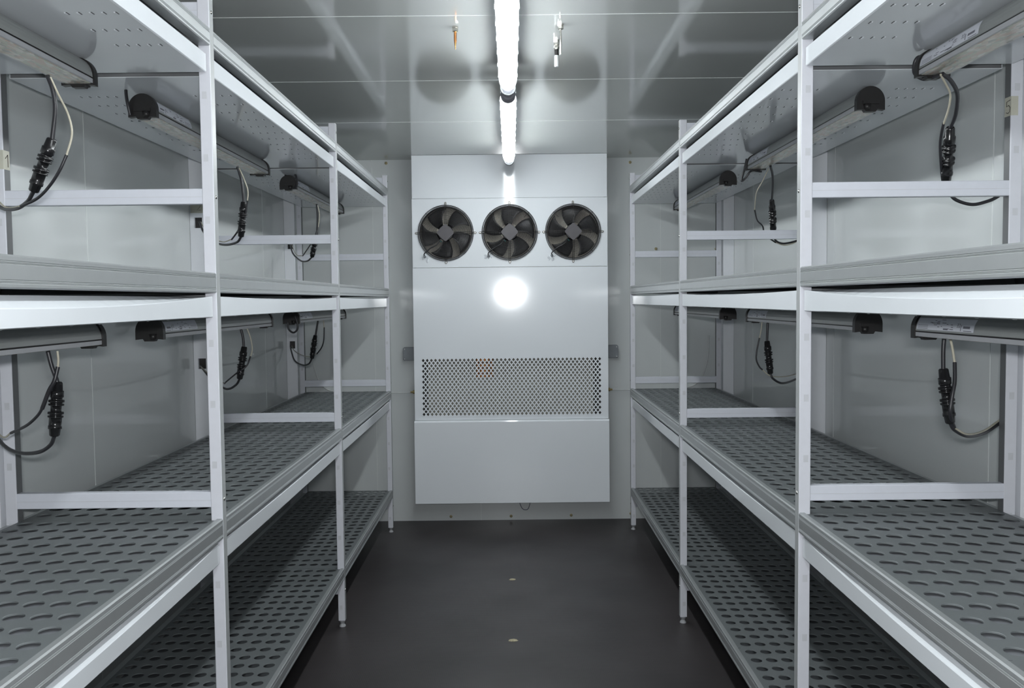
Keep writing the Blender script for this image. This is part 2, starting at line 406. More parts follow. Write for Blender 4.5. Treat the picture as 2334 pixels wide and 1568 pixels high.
# ================================================================ STRIP LIGHTS UNDER THE SHELVES (switched off)
def arc_profile(cx, z0, hw, h, side_h, n=14, grow=0.):
    """D-shaped section: flat below, short upright sides, domed above; listed from the right foot over the top"""
    pts = []
    for i in range(n+1):
        a = pi*i/n; pts.append((cx+(hw+grow)*cos(a)*(1 if True else 1), z0+side_h+(h-side_h+grow)*sin(a)))
    return pts
def numeral(b, ch, o, ux, uz, h, k, nrm, r=.0007):
    """a pencilled digit drawn as thin strokes; o is its lower left corner"""
    S = {'1': [[(.1, .65), (.45, 1), (.45, 0)]],
         '2': [[(.05, .8), (.2, 1), (.5, 1), (.62, .78), (.5, .5), (.05, .02), (.65, .02)]],
         '5': [[(.62, 1), (.12, .93), (.1, .55), (.4, .62), (.62, .4), (.55, .1), (.3, 0), (.05, .1)]]}[ch]
    for st in S:
        b.tube([Vector(o)+Vector(ux)*(p[0]*h)+Vector(uz)*(p[1]*h)+Vector(nrm)*.0003 for p in st], r, k, 5)

BAYN = ['nearest bay', 'middle bay', 'far bay']; LVN = {4: 'top shelf', 3: 'second shelf from the top'}
LEN0 = .155
CONN = [(0, .0075), (.02, .0095), (.16, .0105), (.17, .0125), (.28, .0125), (.29, .0105), (.33, .0105), (.335, .0145), (.37, .0145), (.375, .011), (.40, .011), (.405, .0142), (.43, .0142), (.435, .0098),
        (.55, .0098), (.555, .0145), (.59, .0145), (.595, .0108), (.62, .0108), (.625, .0142), (.65, .0142), (.655, .0115), (.80, .0115), (.81, .0125), (.86, .0125), (.87, .0105), (.98, .0095), (1, .0075)]
def strip_light(s, lv, bi, y0, y1, data):
    zt = TRAY[lv][0]-.0008; zb = zt-.054; xc = s*.88
    lab = 'strip light under the %s, %s rack, %s' % (LVN[lv], SN[s], BAYN[bi])
    root = thing('strip_light', (xc, (y0+y1)/2, zb), lab, 'strip light', 'unlit strip lights under the shelves')
    prof = arc_profile(xc, zb, .031, .053, .014)
    lo = [(xc-.031, zb+.0025), (xc-.026, zb+.0025), (xc-.026, zb+.0045), (xc+.026, zb+.0045), (xc+.026, zb+.0025), (xc+.031, zb+.0025)]
    step = [(xc+.031, zb+.011), (xc+.0295, zb+.012), (xc+.0295, zb+.0135)]
    stepl = [(xc-.0295, zb+.0135), (xc-.0295, zb+.012), (xc-.031, zb+.011)]
    full = lo+step+prof+stepl
    ks = ['strip']*5 + ['strip'] + ['blackpl', 'blackpl', 'blackpl'] + ['housing']*len(prof) + ['blackpl', 'blackpl', 'strip']
    b = MB(); b.extr(full, y0+.012, y1-.012, 'housing', 'y', ks[:len(full)]); o = b.build('housing', root); recalc(o)
    b = MB(); b.box(xc-.0255, xc+.0255, y0+.014, y1-.014, zb+.0015, zb+.0043, 'lens'); b.build('lens', root)
    for e, (ya, yb) in enumerate(((y0, y0+.016), (y1-.016, y1))):
        b = MB(); N = 18
        pr = [(xc+.034*cos(pi*i/N), zb+.019+.036*sin(pi*i/N)) for i in range(N+1)]
        pr = [(xc+.034, zb-.002), *pr, (xc-.034, zb-.002)]
        pr += [(xc-.016, zb), (xc-.012, zb-.006), (xc+.012, zb-.006), (xc+.016, zb)]
        b.extr(pr, ya, yb, 'blackpl', 'y')
        yo = ya-.003 if e == 0 else yb
        b.box(xc-.020, xc+.020, yo, yo+.003, zb+.012, zb+.020, 'blackpl')
        b.lathe((xc-s*.010, yo+.0015, zb-.002), (xc-s*.010, yo+.0015, zb+.012), [(0, .007), (1, .009)], 'blackpl', 10)
        o = b.build('end_cap', root); recalc(o)
    # rating label wrapped on the aisle side of the dome
    le = data.get('lend', 0)
    a, c = ((y0+.020, y0+.245) if le == 0 else (y1-.245, y1-.020))
    b = MB(); NA = 6; rws = []
    def dome(ang, r=.0004): q = pi/2+ang; return (xc+(.031+r)*cos(q), zb+.014+(.039+r)*sin(q))
    sg = -1 if s < 0 else 1       # left rack: label faces +X
    angs = [sg*(radians(85)-radians(38)*i/NA) for i in range(NA+1)]
    vs = [(dome(q)[0], y, dome(q)[1]) for q in angs for y in (a, c)]
    b.add(vs, [(2*i, 2*i+1, 2*i+3, 2*i+2) for i in range(NA)], 'label')
    lb = b.build('rating_label', root, label='white printed rating label')
    ink = MB(); rr = random.Random(lv*10+bi)
    def patch(t0, t1, u0, u1):
        qs = [sg*(radians(85)-radians(38)*u) for u in (u0, (u0+u1)/2, u1)]
        vs = [(dome(q, .0009)[0], a+(c-a)*t, dome(q, .0009)[1]) for q in qs for t in (t0, t1)]
        ink.add(vs, [(0, 1, 3, 2), (2, 3, 5, 4)], 'ink')
    patch(.06, .17, .25, .42); patch(.03, .16, .05, .10); patch(.20, .21, .05, .5)
    # CE mark
    t = .225; patch(t, t+.006, .3, .6); patch(t, t+.02, .56, .6); patch(t, t+.02, .3, .34)
    t = .255; patch(t, t+.006, .3, .6); patch(t, t+.02, .56, .6); patch(t, t+.02, .3, .34); patch(t, t+.014, .43, .47)
    for k in range(16):
        t = .30+.42*rr.random(); u = .08+.75*rr.random(); patch(t, t+.02+.05*rr.random(), u, u+.05)
    patch(.42, .50, .06, .18)
    for u in (.08, .2, .32): patch(.78, .97, u, u+.035)
    ink.build('print', lb)
    # cable, in-line connector and loose wire
    if 'cable' in data:
        P = lambda L: [at(*p[:2], Y=p[2]) for p in L]
        cr = .0042
        b = MB(); b.tube(spline(P(data['cable'])), cr, 'rubber'); b.build('cable', root)
        c0, c1 = P(data['conn']); b = MB(); b.lathe(c0, c1, CONN, 'conn', 14)
        mid = c0.lerp(c1, .5); b.build('connector', root, label='black ribbed in-line cable connector')
        b = MB(); b.tube(spline([c1]+P(data['loop'])), cr*.92, 'rubber'); b.build('cable', root)
        for part in data.get('wires', []):
            b = MB(); b.tube(spline(P(part[1])), part[2], part[0], 8)
            b.build('wire' if part[0] == 'wire' else 'wire_sleeve', root, label='beige wire' if part[0] == 'wire' else 'black wire sleeve')
    for L in data.get('extra', []):
        b = MB(); b.tube(spline([at(*p[:2], Y=p[2]) for p in L]), .0038, 'rubber'); b.build('cable_loop', root)
    return root
D = {}
# left rack, top shelf
D[-1, 4, 0] = dict(cable=[(108, 172, 1.70), (120, 205, 1.70), (126, 250, 1.70), (119, 318, 1.70)], conn=[(119, 316, 1.70), (76, 437, 1.71)],
    loop=[(62, 460, 1.73), (35, 476, 1.77), (0, 472, 1.83), (-38, 430, 1.90), (-57, 392, 1.935)],
    wires=[('wire', [(115, 176, 1.70), (133, 215, 1.70), (155, 260, 1.69), (164, 305, 1.69), (151, 356, 1.69)], .0020),
           ('rubber', [(152, 353, 1.69), (135, 390, 1.69), (112, 425, 1.70), (85, 452, 1.71), (48, 470, 1.74)], .0030),
           ('wire', [(50, 469, 1.74), (22, 474, 1.79), (0, 462, 1.83), (-50, 400, 1.93)], .0019)])
D[-1, 4, 1] = dict(cable=[(541, 380, 2.85), (550, 410, 2.85), (554, 440, 2.85), (556, 462, 2.85)], conn=[(556, 460, 2.85), (549, 540, 2.86)],
    loop=[(540, 552, 2.88), (515, 558, 2.95), (490, 552, 3.05), (465, 530, 3.22), (455, 506, 3.335)],
    wires=[('wire', [(545, 383, 2.85), (557, 410, 2.84), (565, 435, 2.84), (564, 458, 2.84)], .0020),
           ('rubber', [(564, 457, 2.84), (558, 495, 2.85), (543, 525, 2.86), (528, 546, 2.90)], .0028),
           ('wire', [(529, 545, 2.90), (505, 551, 2.98), (475, 535, 3.15), (458, 506, 3.335)], .0019)],
    extra=[[(297, 262, 2.14), (290, 232, 2.13), (287, 205, 2.11), (290, 180, 2.08), (300, 160, 2.06)]])
D[-1, 4, 2] = dict(cable=[(722, 465, 4.03), (724, 490, 4.03), (723, 525, 4.03), (720, 545, 4.03)], conn=[(720, 540, 4.03), (711, 586, 4.04)],
    loop=[(700, 595, 4.10), (685, 594, 4.25), (668, 578, 4.5), (661, 556, 4.725)],
    wires=[('wire', [(724, 468, 4.03), (728, 490, 4.03), (725, 520, 4.03)], .0020), ('rubber', [(725, 518, 4.03), (715, 545, 4.02), (695, 576, 4.15), (690, 583, 4.2)], .0028),
           ('wire', [(690, 583, 4.2), (675, 580, 4.4), (664, 556, 4.725)], .0019)],
    extra=[[(650, 400, 3.53), (655, 388, 3.52), (665, 388, 3.52), (675, 402, 3.52), (677, 420, 3.52), (670, 430, 3.53)]])
# left rack, second shelf
D[-1, 3, 0] = dict(cable=[(109, 800, 1.70), (118, 835, 1.70), (128, 862, 1.70), (131, 874, 1.70)], conn=[(131, 870, 1.70), (124, 994, 1.70)],
    loop=[(115, 1014, 1.71), (90, 1030, 1.73), (50, 1033, 1.77), (15, 1020, 1.82), (-15, 985, 1.88), (-60, 915, 1.935)],
    wires=[('wire', [(131, 800, 1.69), (133, 820, 1.69), (132, 838, 1.69)], .0022), ('rubber', [(132, 836, 1.69), (124, 868, 1.685), (112, 890, 1.685), (96, 932, 1.69)], .0040),
           ('rubber', [(98, 928, 1.69), (85, 948, 1.70), (60, 970, 1.73), (25, 987, 1.78)], .0030), ('wire', [(26, 987, 1.78), (0, 992, 1.82), (-55, 915, 1.935)], .0019)])
D[-1, 3, 1] = dict(cable=[(549, 749, 2.88), (554, 770, 2.88), (556, 792, 2.88)], conn=[(557, 790, 2.88), (546, 864, 2.88)],
    loop=[(539, 876, 2.90), (523, 886, 2.95), (507, 883, 3.02), (480, 862, 3.2), (457, 834, 3.335)],
    wires=[('wire', [(563, 748, 2.88), (571, 770, 2.88), (575, 795, 2.88), (571, 814, 2.88)], .0020),
           ('rubber', [(571, 812, 2.88), (562, 834, 2.87), (540, 850, 2.87), (518, 868, 2.93), (512, 874, 2.97)], .0026), ('wire', [(512, 874, 2.97), (485, 860, 3.15), (456, 834, 3.335)], .0019)])
D[-1, 3, 2] = dict(cable=[(725, 730, 4.05), (722, 748, 4.05), (719, 768, 4.05)], conn=[(719, 764, 4.05), (711, 817, 4.06)],
    loop=[(704, 829, 4.1), (690, 832, 4.2), (672, 822, 4.4), (664, 800, 4.6), (662, 788, 4.725)],
    wires=[('wire', [(737, 729, 4.05), (739, 748, 4.05)], .0020), ('rubber', [(739, 746, 4.05), (738, 775, 4.05), (733, 792, 4.06), (722, 807, 4.08)], .0028),
           ('wire', [(722, 807, 4.08), (705, 813, 4.15), (685, 808, 4.35), (670, 798, 4.6), (665, 788, 4.725)], .0019)],
    extra=[[(656, 735, 3.51), (658, 750, 3.51), (668, 758, 3.51), (677, 752, 3.51), (678, 738, 3.51), (672, 720, 3.51)]])
# right rack, top shelf
D[1, 4, 0] = dict(lend=1, cable=[(2148, 168, 1.79), (2168, 185, 1.81), (2182, 215, 1.85), (2178, 260, 1.90), (2166, 292, 1.935)], conn=[(2166, 290, 1.935), (2157, 415, 2.012)],
    loop=[(2162, 435, 2.02), (2178, 455, 2.02), (2215, 466, 2.02), (2250, 459, 2.02), (2274, 448, 2.025), (2292, 432, 2.03)],
    wires=[('wire', [(2144, 170, 1.79), (2155, 190, 1.81), (2166, 215, 1.84), (2162, 248, 1.87), (2151, 282, 1.91)], .0022), ('rubber', [(2151, 280, 1.91), (2145, 310, 1.93), (2143, 340, 1.95), (2147, 400, 2.01), (2153, 435, 2.02)], .0032)],
    extra=[[(2118, 150, 1.84), (2098, 130, 1.86), (2086, 140, 1.87), (2084, 165, 1.87), (2098, 178, 1.86), (2115, 180, 1.85), (2145, 170, 1.80)], [(2125, 118, 1.845), (2105, 135, 1.86), (2096, 158, 1.86), (2108, 172, 1.86)]])
D[1, 4, 1] = dict(lend=1, cable=[(1756, 378, 3.05), (1761, 400, 3.12), (1761, 430, 3.22), (1759, 458, 3.31)], conn=[(1759, 456, 3.31), (1763, 532, 3.405)],
    loop=[(1768, 548, 3.41), (1785, 555, 3.41), (1812, 550, 3.41), (1826, 543, 3.415), (1832, 530, 3.42)],
    wires=[('wire', [(1752, 384, 3.05), (1737, 415, 3.14), (1724, 440, 3.2), (1720, 478, 3.27)], .0018), ('rubber', [(1720, 478, 3.27), (1726, 502, 3.33), (1738, 515, 3.37), (1744, 535, 3.40), (1768, 553, 3.41)], .0028),
           ('wire', [(1768, 553, 3.41), (1790, 559, 3.41), (1820, 548, 3.41), (1831, 528, 3.415)], .0018)],
    extra=[[(1702, 362, 3.16), (1697, 385, 3.17), (1690, 412, 3.17), (1700, 405, 3.17), (1712, 390, 3.16), (1735, 391, 3.12)]])
D[1, 4, 2] = dict(lend=1)
# right rack, second shelf
D[1, 3, 0] = dict(lend=1, cable=[(2152, 770, 1.78), (2150, 800, 1.78), (2150, 845, 1.78)], conn=[(2150, 840, 1.78), (2166, 965, 1.78)],
    loop=[(2176, 980, 1.79), (2205, 994, 1.82), (2240, 988, 1.91), (2272, 969, 2.0), (2298, 950, 2.02)],
    wires=[('wire', [(2166, 772, 1.78), (2171, 795, 1.78), (2176, 828, 1.78)], .0026), ('rubber', [(2176, 826, 1.78), (2176, 870, 1.77), (2170, 905, 1.765), (2166, 945, 1.765), (2176, 978, 1.79)], .0040),
           ('wire', [(2176, 976, 1.785), (2205, 990, 1.815), (2240, 983, 1.91), (2272, 962, 1.995), (2298, 942, 2.015)], .0024)],
    extra=[[(2090, 722, 1.87), (2092, 745, 1.87), (2103, 762, 1.87), (2128, 771, 1.86)], [(2122, 722, 1.855), (2111, 740, 1.865), (2110, 764, 1.865)]])
D[1, 3, 1] = dict(lend=1, cable=[(1750, 732, 3.0), (1749, 755, 3.0), (1748, 780, 3.0)], conn=[(1748, 777, 3.0), (1756, 852, 3.0)],
    loop=[(1762, 863, 3.0), (1780, 873, 3.03), (1800, 870, 3.13), (1825, 858, 3.3), (1838, 846, 3.395)],
    wires=[('wire', [(1737, 733, 3.0), (1735, 750, 3.0), (1731, 772, 3.0)], .0018), ('rubber', [(1731, 770, 3.0), (1725, 800, 3.0), (1724, 820, 3.0), (1731, 836, 3.0), (1738, 843, 3.0)], .0028),
           ('wire', [(1738, 843, 3.0), (1757, 857, 3.0), (1790, 858, 3.08), (1820, 850, 3.25), (1838, 840, 3.39)], .0018)])
D[1, 3, 2] = dict(lend=1)
for s in (-1, 1):
    for lv in (4, 3):
        for bi in range(3):
            y0 = (.845, 2.145, 3.535)[bi]; strip_light(s, lv, bi, y0, (1.845, 3.15, 4.545)[bi], D[s, lv, bi])

# ================================================================ CABLE DUCTS BEHIND THE RACK POSTS
DN = ['beside the nearest frame', 'beside the second frame', 'beside the third frame', 'in the back corner']
for s in (-1, 1):
    for fi in (1, 2, 3):
        yf = FR[fi]-PW
        lab = 'white upright cable duct on the %s wall, %s' % (SN[s], ['', 'behind the front-most rack frame seen', 'behind the middle rack frame', 'behind the rack frame by the back wall'][fi])
        root = thing('cable_duct', (s*1.18, yf+.01, 0), lab, 'cable duct', 'white cable ducts on the side walls')
        b = MB(); x0, x1 = s*1.152, s*(XW-.001)
        slots = [(1.548, 1.588), (1.012, 1.052)]; zs = [.01, 1.012, 1.052, 1.548, 1.588, 2.0]
        sx0, sx1 = 1.163, 1.193
        y1 = yf+.022 if s < 0 else yf+.065
        # cover with two slots
        if s > 0: slots = []
        for (za, zb) in ([(.01, 2.0)] if s > 0 else [(.01, 1.012), (1.052, 1.548), (1.588, 2.0)]): b.box(x0, x1, yf, y1, za, zb, 'duct')
        for (za, zb) in slots:
            b.box(x0, s*sx0, yf, y1, za, zb, 'duct'); b.box(s*sx1, x1, yf, y1, za, zb, 'duct')
            b.box(s*sx0, s*sx1, yf+.012, y1, za, zb, 'blackpl')
        b.build('duct_cover', root)
# pencilled number tapes
t = thing('number_tape', at(452, 477, Y=FR[2]-PW-.001), 'beige tape marked 2 on the left duct of the second frame', 'tape')
p = at(452, 484, Y=FR[2]-PW-.0012); b = MB(); b.box(p.x-.030, p.x+.02, p.y, p.y+.001, p.z-.002, p.z+.042, 'tape'); b.build('tape', t)
b = MB(); numeral(b, '2', (p.x-.006, p.y, p.z+.008), (1, 0, 0), (0, 0, 1), .024, 'pencil', (0, -1, 0)); b.build('numeral', t)
for s, ch, zz in ((-1, '1', 1.565), (1, '5', 1.660)):
    yf = FR[1]-PW
    t = thing('number_tape', (s*XR0, yf+.013, zz), 'beige tape marked %s on the rear post of the %s rack' % (ch, SN[s]), 'tape')
    b = MB(); b.box(s*(XR0-.0008), s*(XR0+.015), yf-.0008, yf+.024, zz, zz+.042, 'tape'); b.build('tape', t)
    b = MB(); uy = (0, -1, 0) if s < 0 else (0, -1, 0)
    numeral(b, ch, (s*(XR0-.001), yf+.019, zz+.006), (0, -1, 0) if s > 0 else (0, 1, 0), (0, 0, 1), .028, 'pencil', (-s, 0, 0)) if s > 0 else numeral(b, ch, (s*(XR0-.001), yf+.004, zz+.006), (0, 1, 0), (0, 0, 1), .028, 'pencil', (-s, 0, 0))
    b.build('numeral', t)

# ================================================================ EVAPORATOR UNIT
ev = thing('evaporator_unit', (.004, 4.9, .14), 'tall gloss white evaporator cover with fan panel and diamond grille on the back wall', 'evaporator')
XL, XQ = -.5295, .5375
def plate(name, polys, y, label=None, th=.0015):
    """flat sheet in the XZ plane; first polygon is the outline, the others are holes"""
    P = [[Vector((a, c, 0)) for a, c in q] for q in polys]; flat = [v for q in P for v in q]
    tr = tessellate_polygon(P); b = MB(); b.add([(v.x, y, v.y) for v in flat], [tuple(t_) for t_ in tr], 'cover')
    o = b.build(name, ev, label=label)
    import bmesh
    bm = bmesh.new(); bm.from_mesh(o.data); bmesh.ops.recalc_face_normals(bm, faces=bm.faces)
    nrm = sum((f.normal.y*f.calc_area() for f in bm.faces))
    if nrm > 0: bmesh.ops.reverse_faces(bm, faces=bm.faces)
    bm.to_mesh(o.data); bm.free(); solid(o, th); return o
def rect(x0, x1, z0, z1): return [(x0, z0), (x1, z0), (x1, z1), (x0, z1)]
ZS = [2.0555, 1.8200, 1.4430, .6010, .1400]
g = .0009
plate('top_panel', [rect(XL, XQ, ZS[1]+g, ZS[0])], YP+.004)
FX = [-.3468, .0027, .3499]; FZ = 1.6320; FRAD = .1445
circ = [[(x+FRAD*cos(2*pi*i/72), FZ+FRAD*sin(2*pi*i/72)) for i in range(72)] for x in FX]
plate('fan_panel', [rect(XL-.001, XQ+.001, ZS[2]+g, ZS[1]-g)]+circ, YP)
# middle panel with the diamond grille
NC, NRW = 44, 11; GA = (.5035+.4925)/NC; GB = (.9485-.620)/NRW; GX0, GZ0 = -.4925, .620; GX1, GZ1 = .5035, .9485
b = MB(); hwid, hhei = GA*.36, GB*.32
def cell(cx, cz):
    o_ = [(cx+GA/2, cz), (cx, cz+GB/2), (cx-GA/2, cz), (cx, cz-GB/2)]; i_ = [(cx+hwid, cz), (cx, cz+hhei), (cx-hwid, cz), (cx, cz-hhei)]
    vs = [(a, YP, c) for a, c in o_+i_]; b.add(vs, [(j, 4+j, 4+(j+1) % 4, (j+1) % 4) for j in range(4)], 'cover')
for i in range(NC):
    for j in range(NRW): cell(GX0+GA*(i+.5), GZ0+GB*(j+.5))
for i in range(NC-1):
    for j in range(NRW-1): cell(GX0+GA*(i+1), GZ0+GB*(j+1))
for i in range(NC-1):
    x = GX0+GA*(i+1)
    b.add([(x-GA/2, YP, GZ1), (x+GA/2, YP, GZ1), (x, YP, GZ1-GB/2)], [(0, 1, 2)], 'cover'); b.add([(x-GA/2, YP, GZ0), (x, YP, GZ0+GB/2), (x+GA/2, YP, GZ0)], [(0, 1, 2)], 'cover')
for j in range(NRW-1):
    z = GZ0+GB*(j+1)
    b.add([(GX0, YP, z-GB/2), (GX0, YP, z+GB/2), (GX0+GA/2, YP, z)], [(0, 1, 2)], 'cover'); b.add([(GX1, YP, z-GB/2), (GX1-GA/2, YP, z), (GX1, YP, z+GB/2)], [(0, 1, 2)], 'cover')
for (x, z, dx, dz) in ((GX0, GZ0, 1, 1), (GX1, GZ0, -1, 1), (GX0, GZ1, 1, -1), (GX1, GZ1, -1, -1)):
    b.add([(x, YP, z), (x+dx*GA/2, YP, z), (x, YP, z+dz*GB/2)], [(0, 1, 2) if dx*dz > 0 else (0, 2, 1)], 'cover')
xa, xb, za, zb = XL-.002, XQ+.002, ZS[3]+g, ZS[2]-g
for (p0, p1, q0, q1) in ((xa, GX0, za, zb), (GX1, xb, za, zb), (GX0, GX1, za, GZ0), (GX0, GX1, GZ1, zb)):
    b.add([(p0, YP, q0), (p1, YP, q0), (p1, YP, q1), (p0, YP, q1)], [(0, 1, 2, 3)], 'cover')
o = b.build('grille_panel', ev, label='white panel pierced by rows of small diamond holes'); 
import bmesh as _b
bm = _b.new(); bm.from_mesh(o.data); _b.ops.remove_doubles(bm, verts=bm.verts, dist=1e-5); _b.ops.recalc_face_normals(bm, faces=bm.faces)
if sum(f.normal.y*f.calc_area() for f in bm.faces) > 0: _b.ops.reverse_faces(bm, faces=bm.faces)
bm.to_mesh(o.data); bm.free(); solid(o, .0012)
# lower cover stands a little proud, with a folded ledge along its top
b = MB(); yl = YP-.022
b.add([(XL-.004, YP, .6005), (XQ+.004, YP, .6005), (XQ+.004, yl+.006, .5985), (XL-.004, yl+.006, .5985), (XQ+.004, yl, .592), (XL-.004, yl, .592), (XQ+.004, yl, .14), (XL-.004, yl, .14), (XQ+.004, 4.98, .14), (XL-.004, 4.98, .14)],
      [(0, 3, 2, 1), (3, 5, 4, 2), (5, 7, 6, 4), (7, 9, 8, 6)], 'cover')
for x in (XL-.004, XQ+.004): b.add([(x, yl, .592), (x, yl+.006, .5985), (x, YP, .6005), (x, 4.98, .6005), (x, 4.98, .14), (x, yl, .14)], [(0, 1, 2, 3, 4, 5)], 'cover')
o = b.build('drip_cover', ev, label='plain lower panel standing slightly proud'); recalc(o)
for x in (XL, XQ):
    b = MB(); b.box(x, x+(.0015 if x < 0 else -.0015), YP+.006, 4.986, .602, 2.055, 'cover'); b.build('side_panel', ev)
b = MB(); b.box(-.50, .50, 4.905, 4.97, 1.44, 1.82, 'coil')
b.box(-.47, .47, 4.925, 4.97, .61, .98, 'coildark')
for q_ in (-1, 1): b.box(q_*.465, q_*.515, 4.90, 4.97, .61, .98, 'blackpl')  # black plates added beside the fins to keep the grille ends dark
for i in range(5):
    b.tube([(-.185+.02*i, 4.915, .83), (-.185+.02*i, 4.915, .95)], .008, 'copper', 10)
b.build('heat_exchanger', ev, label='aluminium fins seen through the fans and the grille')
# fans
FANL = ['left of three black axial fans in the white panel', 'middle of three black axial fans in the white panel', 'right of three black axial fans in the white panel']
BL0 = [53, 22, 30]
def fan(i):
    cx, cz = FX[i], FZ; t = thing('axial_fan', (cx, YP, cz-.15), FANL[i], 'fan', 'axial fans in the evaporator cover')
    yg = YP-.006
    b = MB(); N = 56
    def ring(r, y, w): b.tube([(cx+r*cos(2*pi*k/N), y, cz+r*sin(2*pi*k/N)) for k in range(N)], w, 'grill', 6, True)
    def gy(r): return yg-.022*max(0, 1-((r-.05)/.100)**2)
    ring(.1515, yg+.001, .0017); ring(.1475, yg, .0011)
    for k in range(17): r = .1405-.0056*k; ring(r, gy(r), .00112 if k else .0014)
    for a in (90, 0, 180, 270):
        u = (cos(radians(a)), sin(radians(a))); v = (-u[1], u[0])
        for o in (-.0040, .0040):
            b.tube([(cx+u[0]*r+v[0]*o, gy(r)-.0015, cz+u[1]*r+v[1]*o) for r in (.045, .07, .09, .11, .13, .15)], .0014, 'grill', 6)
    for a in (45, 135, 225, 315):
        u = (cos(radians(a)), sin(radians(a)))
        b.tube([(cx+u[0]*r, gy(r)-.0012, cz+u[1]*r) for r in (.112, .13, .145, .1535)], .0012, 'grill', 6)
    b.build('guard', t, label='black concentric wire guard')
    b = MB()
    for a in (90, 0, 180, 270):
        u = (cos(radians(a)), sin(radians(a))); v = (-u[1], u[0]); pts = []
        for o, r in ((-.004, .149), (-.0042, .160)): pts.append((r, o))
        for q in range(-80, 81, 20): pts.append((.1625+.0045*cos(radians(q)), .0042*sin(radians(q))))
        pts += [(.160, .0042), (.149, .004)]
        b.tube([(cx+u[0]*r+v[0]*o, yg-.001+(.004 if r > .155 else 0), cz+u[1]*r+v[1]*o) for r, o in pts], .0016, 'wireend', 6)
        b.lathe((cx+u[0]*.1615, YP, cz+u[1]*.1615), (cx+u[0]*.1615, YP-.006, cz+u[1]*.1615), [(0, .0036), (1, .003)], 'steel', 8)
    b.build('mounting_loops', t)
    # motor plate, rounded diamond
    b = MB(); pr = []
    R0, rc = .0505, .012
    for k in range(4):
        a = pi/2*k; ccx, ccz = (R0-rc*1.414)*cos(a), (R0-rc*1.414)*sin(a)
        for q in range(-45, 46, 15): pr.append((cx+ccx+rc*cos(a+radians(q)), cz+ccz+rc*sin(a+radians(q))))
    b.extr(pr, yg-.026, yg-.012, 'motor', 'y'); o = b.build('motor_plate', t, label='dark grey rounded diamond motor plate'); recalc(o)
    b = MB(); b.lathe((cx, yg-.012, cz), (cx, YP+.045, cz), [(0, .040), (.5, .042), (1, .036)], 'blade', 28); b.build('motor', t)
    for k in range(5):
        a0 = radians(BL0[i]+72*k); b = MB(); R = 7; Q = 6; vs = []
        for r_ in range(R+1):
            r = .036+.100*r_/R; f = r_/R
            wd = radians(41+10*f); sk = radians(-16*f*f+4)
            for q in range(Q+1):
                g_ = q/Q-.5; a = a0+sk+wd*g_; y = YP+.018+.020*g_*2*(1-.45*f)+.004*cos(g_*pi)
                vs.append((cx+r*cos(a), y, cz+r*sin(a)))
        b.add(vs, [(r_*(Q+1)+q, r_*(Q+1)+q+1, (r_+1)*(Q+1)+q+1, (r_+1)*(Q+1)+q) for r_ in range(R) for q in range(Q)], 'blade', True)
        o = b.build('blade', t); recalc(o); solid(o, .0022, 0)
    b = MB(); N = 48; vs = []
    for (r, y) in ((.1455, YP-.001), (.1425, YP+.004), (.1405, YP+.05), (.1425, YP+.052), (.1455, YP+.006)):
        vs += [(cx+r*cos(2*pi*k/N), y, cz+r*sin(2*pi*k/N)) for k in range(N)]
    b.add(vs, [(j*N+k, j*N+(k+1) % N, ((j+1) % 5)*N+(k+1) % N, ((j+1) % 5)*N+k) for j in range(5) for k in range(N)], 'blade', True)
    o = b.build('shroud', t); recalc(o)
    # supply cable from the motor to a gland in the panel, with a smear of sealant
    b = MB(); b.tube(spline([(cx-.028, yg-.010, cz-.036), (cx-.05, yg-.020, cz-.066), (cx-.085, yg-.018, cz-.085), (cx-.110, yg-.022, cz-.105), (cx-.119, yg-.014, cz-.118), (cx-.116, YP, cz-.126)]), .0028, 'rubber'); b.build('cable', t)
    b = MB(); b.lathe((cx-.116, YP, cz-.128), (cx-.116, YP-.012, cz-.127), [(0, .0075), (.5, .007), (.6, .005), (1, .0045)], 'jbox', 12); b.build('cable_gland', t)
    b = MB(); b.lathe((cx-.030, yg-.014, cz-.040), (cx-.022, yg-.014, cz-.052), [(0, .0022), (1, .0022)], 'teal', 8); b.build('terminal', t, label='teal cable terminal')
    rr = random.Random(i+3); b = MB()
    for q in range(6):
        x, z = cx-.136+.036*rr.random(), cz-.122-.030*rr.random(); R = .0035+.0035*rr.random(); el = 1+1.2*rr.random()
        vs = [(x, YP-.0016, z)]
        for (f_, yy) in ((.6, .0012), (1, 0)):
            for k in range(9): q_ = 2*pi*k/9; vs.append((x+R*f_*cos(q_)*(1+.25*rr.random()), YP-yy, z+R*f_*el*sin(q_)*(1+.25*rr.random())))
        b.add(vs, [(0, 1+k, 1+(k+1) % 9) for k in range(9)]+[(1+k, 10+k, 10+(k+1) % 9, 1+(k+1) % 9) for k in range(9)], 'silicone', True)
    b.build('sealant', t, label='clear sealant smears')
for i in range(3): fan(i)

# ================================================================ THINGS AROUND THE EVAPORATOR
for s, x0, x1, z0, z1, lab in ((-1, -.607, -.5345, .926, 1.001, 'grey junction box half hidden behind the left edge of the evaporator cover'), (1, .5425, .6095, .928, 1.002, 'grey junction box half hidden behind the right edge of the evaporator cover')):
    t = thing('junction_box', ((x0+x1)/2, 4.965, z0), lab, 'junction box', 'grey junction boxes')
    b = MB(); b.bev(x0, x1, 4.950, YB-.0005, z0, z1, 'jbox', .006, 'y'); o = b.build('box', t); recalc(o)
    b = MB(); b.bev(x0+.003, x1-.003, 4.942, 4.950, z0+.003, z1-.003, 'jbox', .006, 'y'); o = b.build('lid', t); recalc(o)
    xo = x0+.010 if s < 0 else x1-.010
    for z in (z0+.010, z1-.010):
        b = MB(); b.lathe((xo, 4.942, z), (xo, 4.9405, z), [(0, .003), (1, .0028)], 'steel', 8); b.build('screw', t)
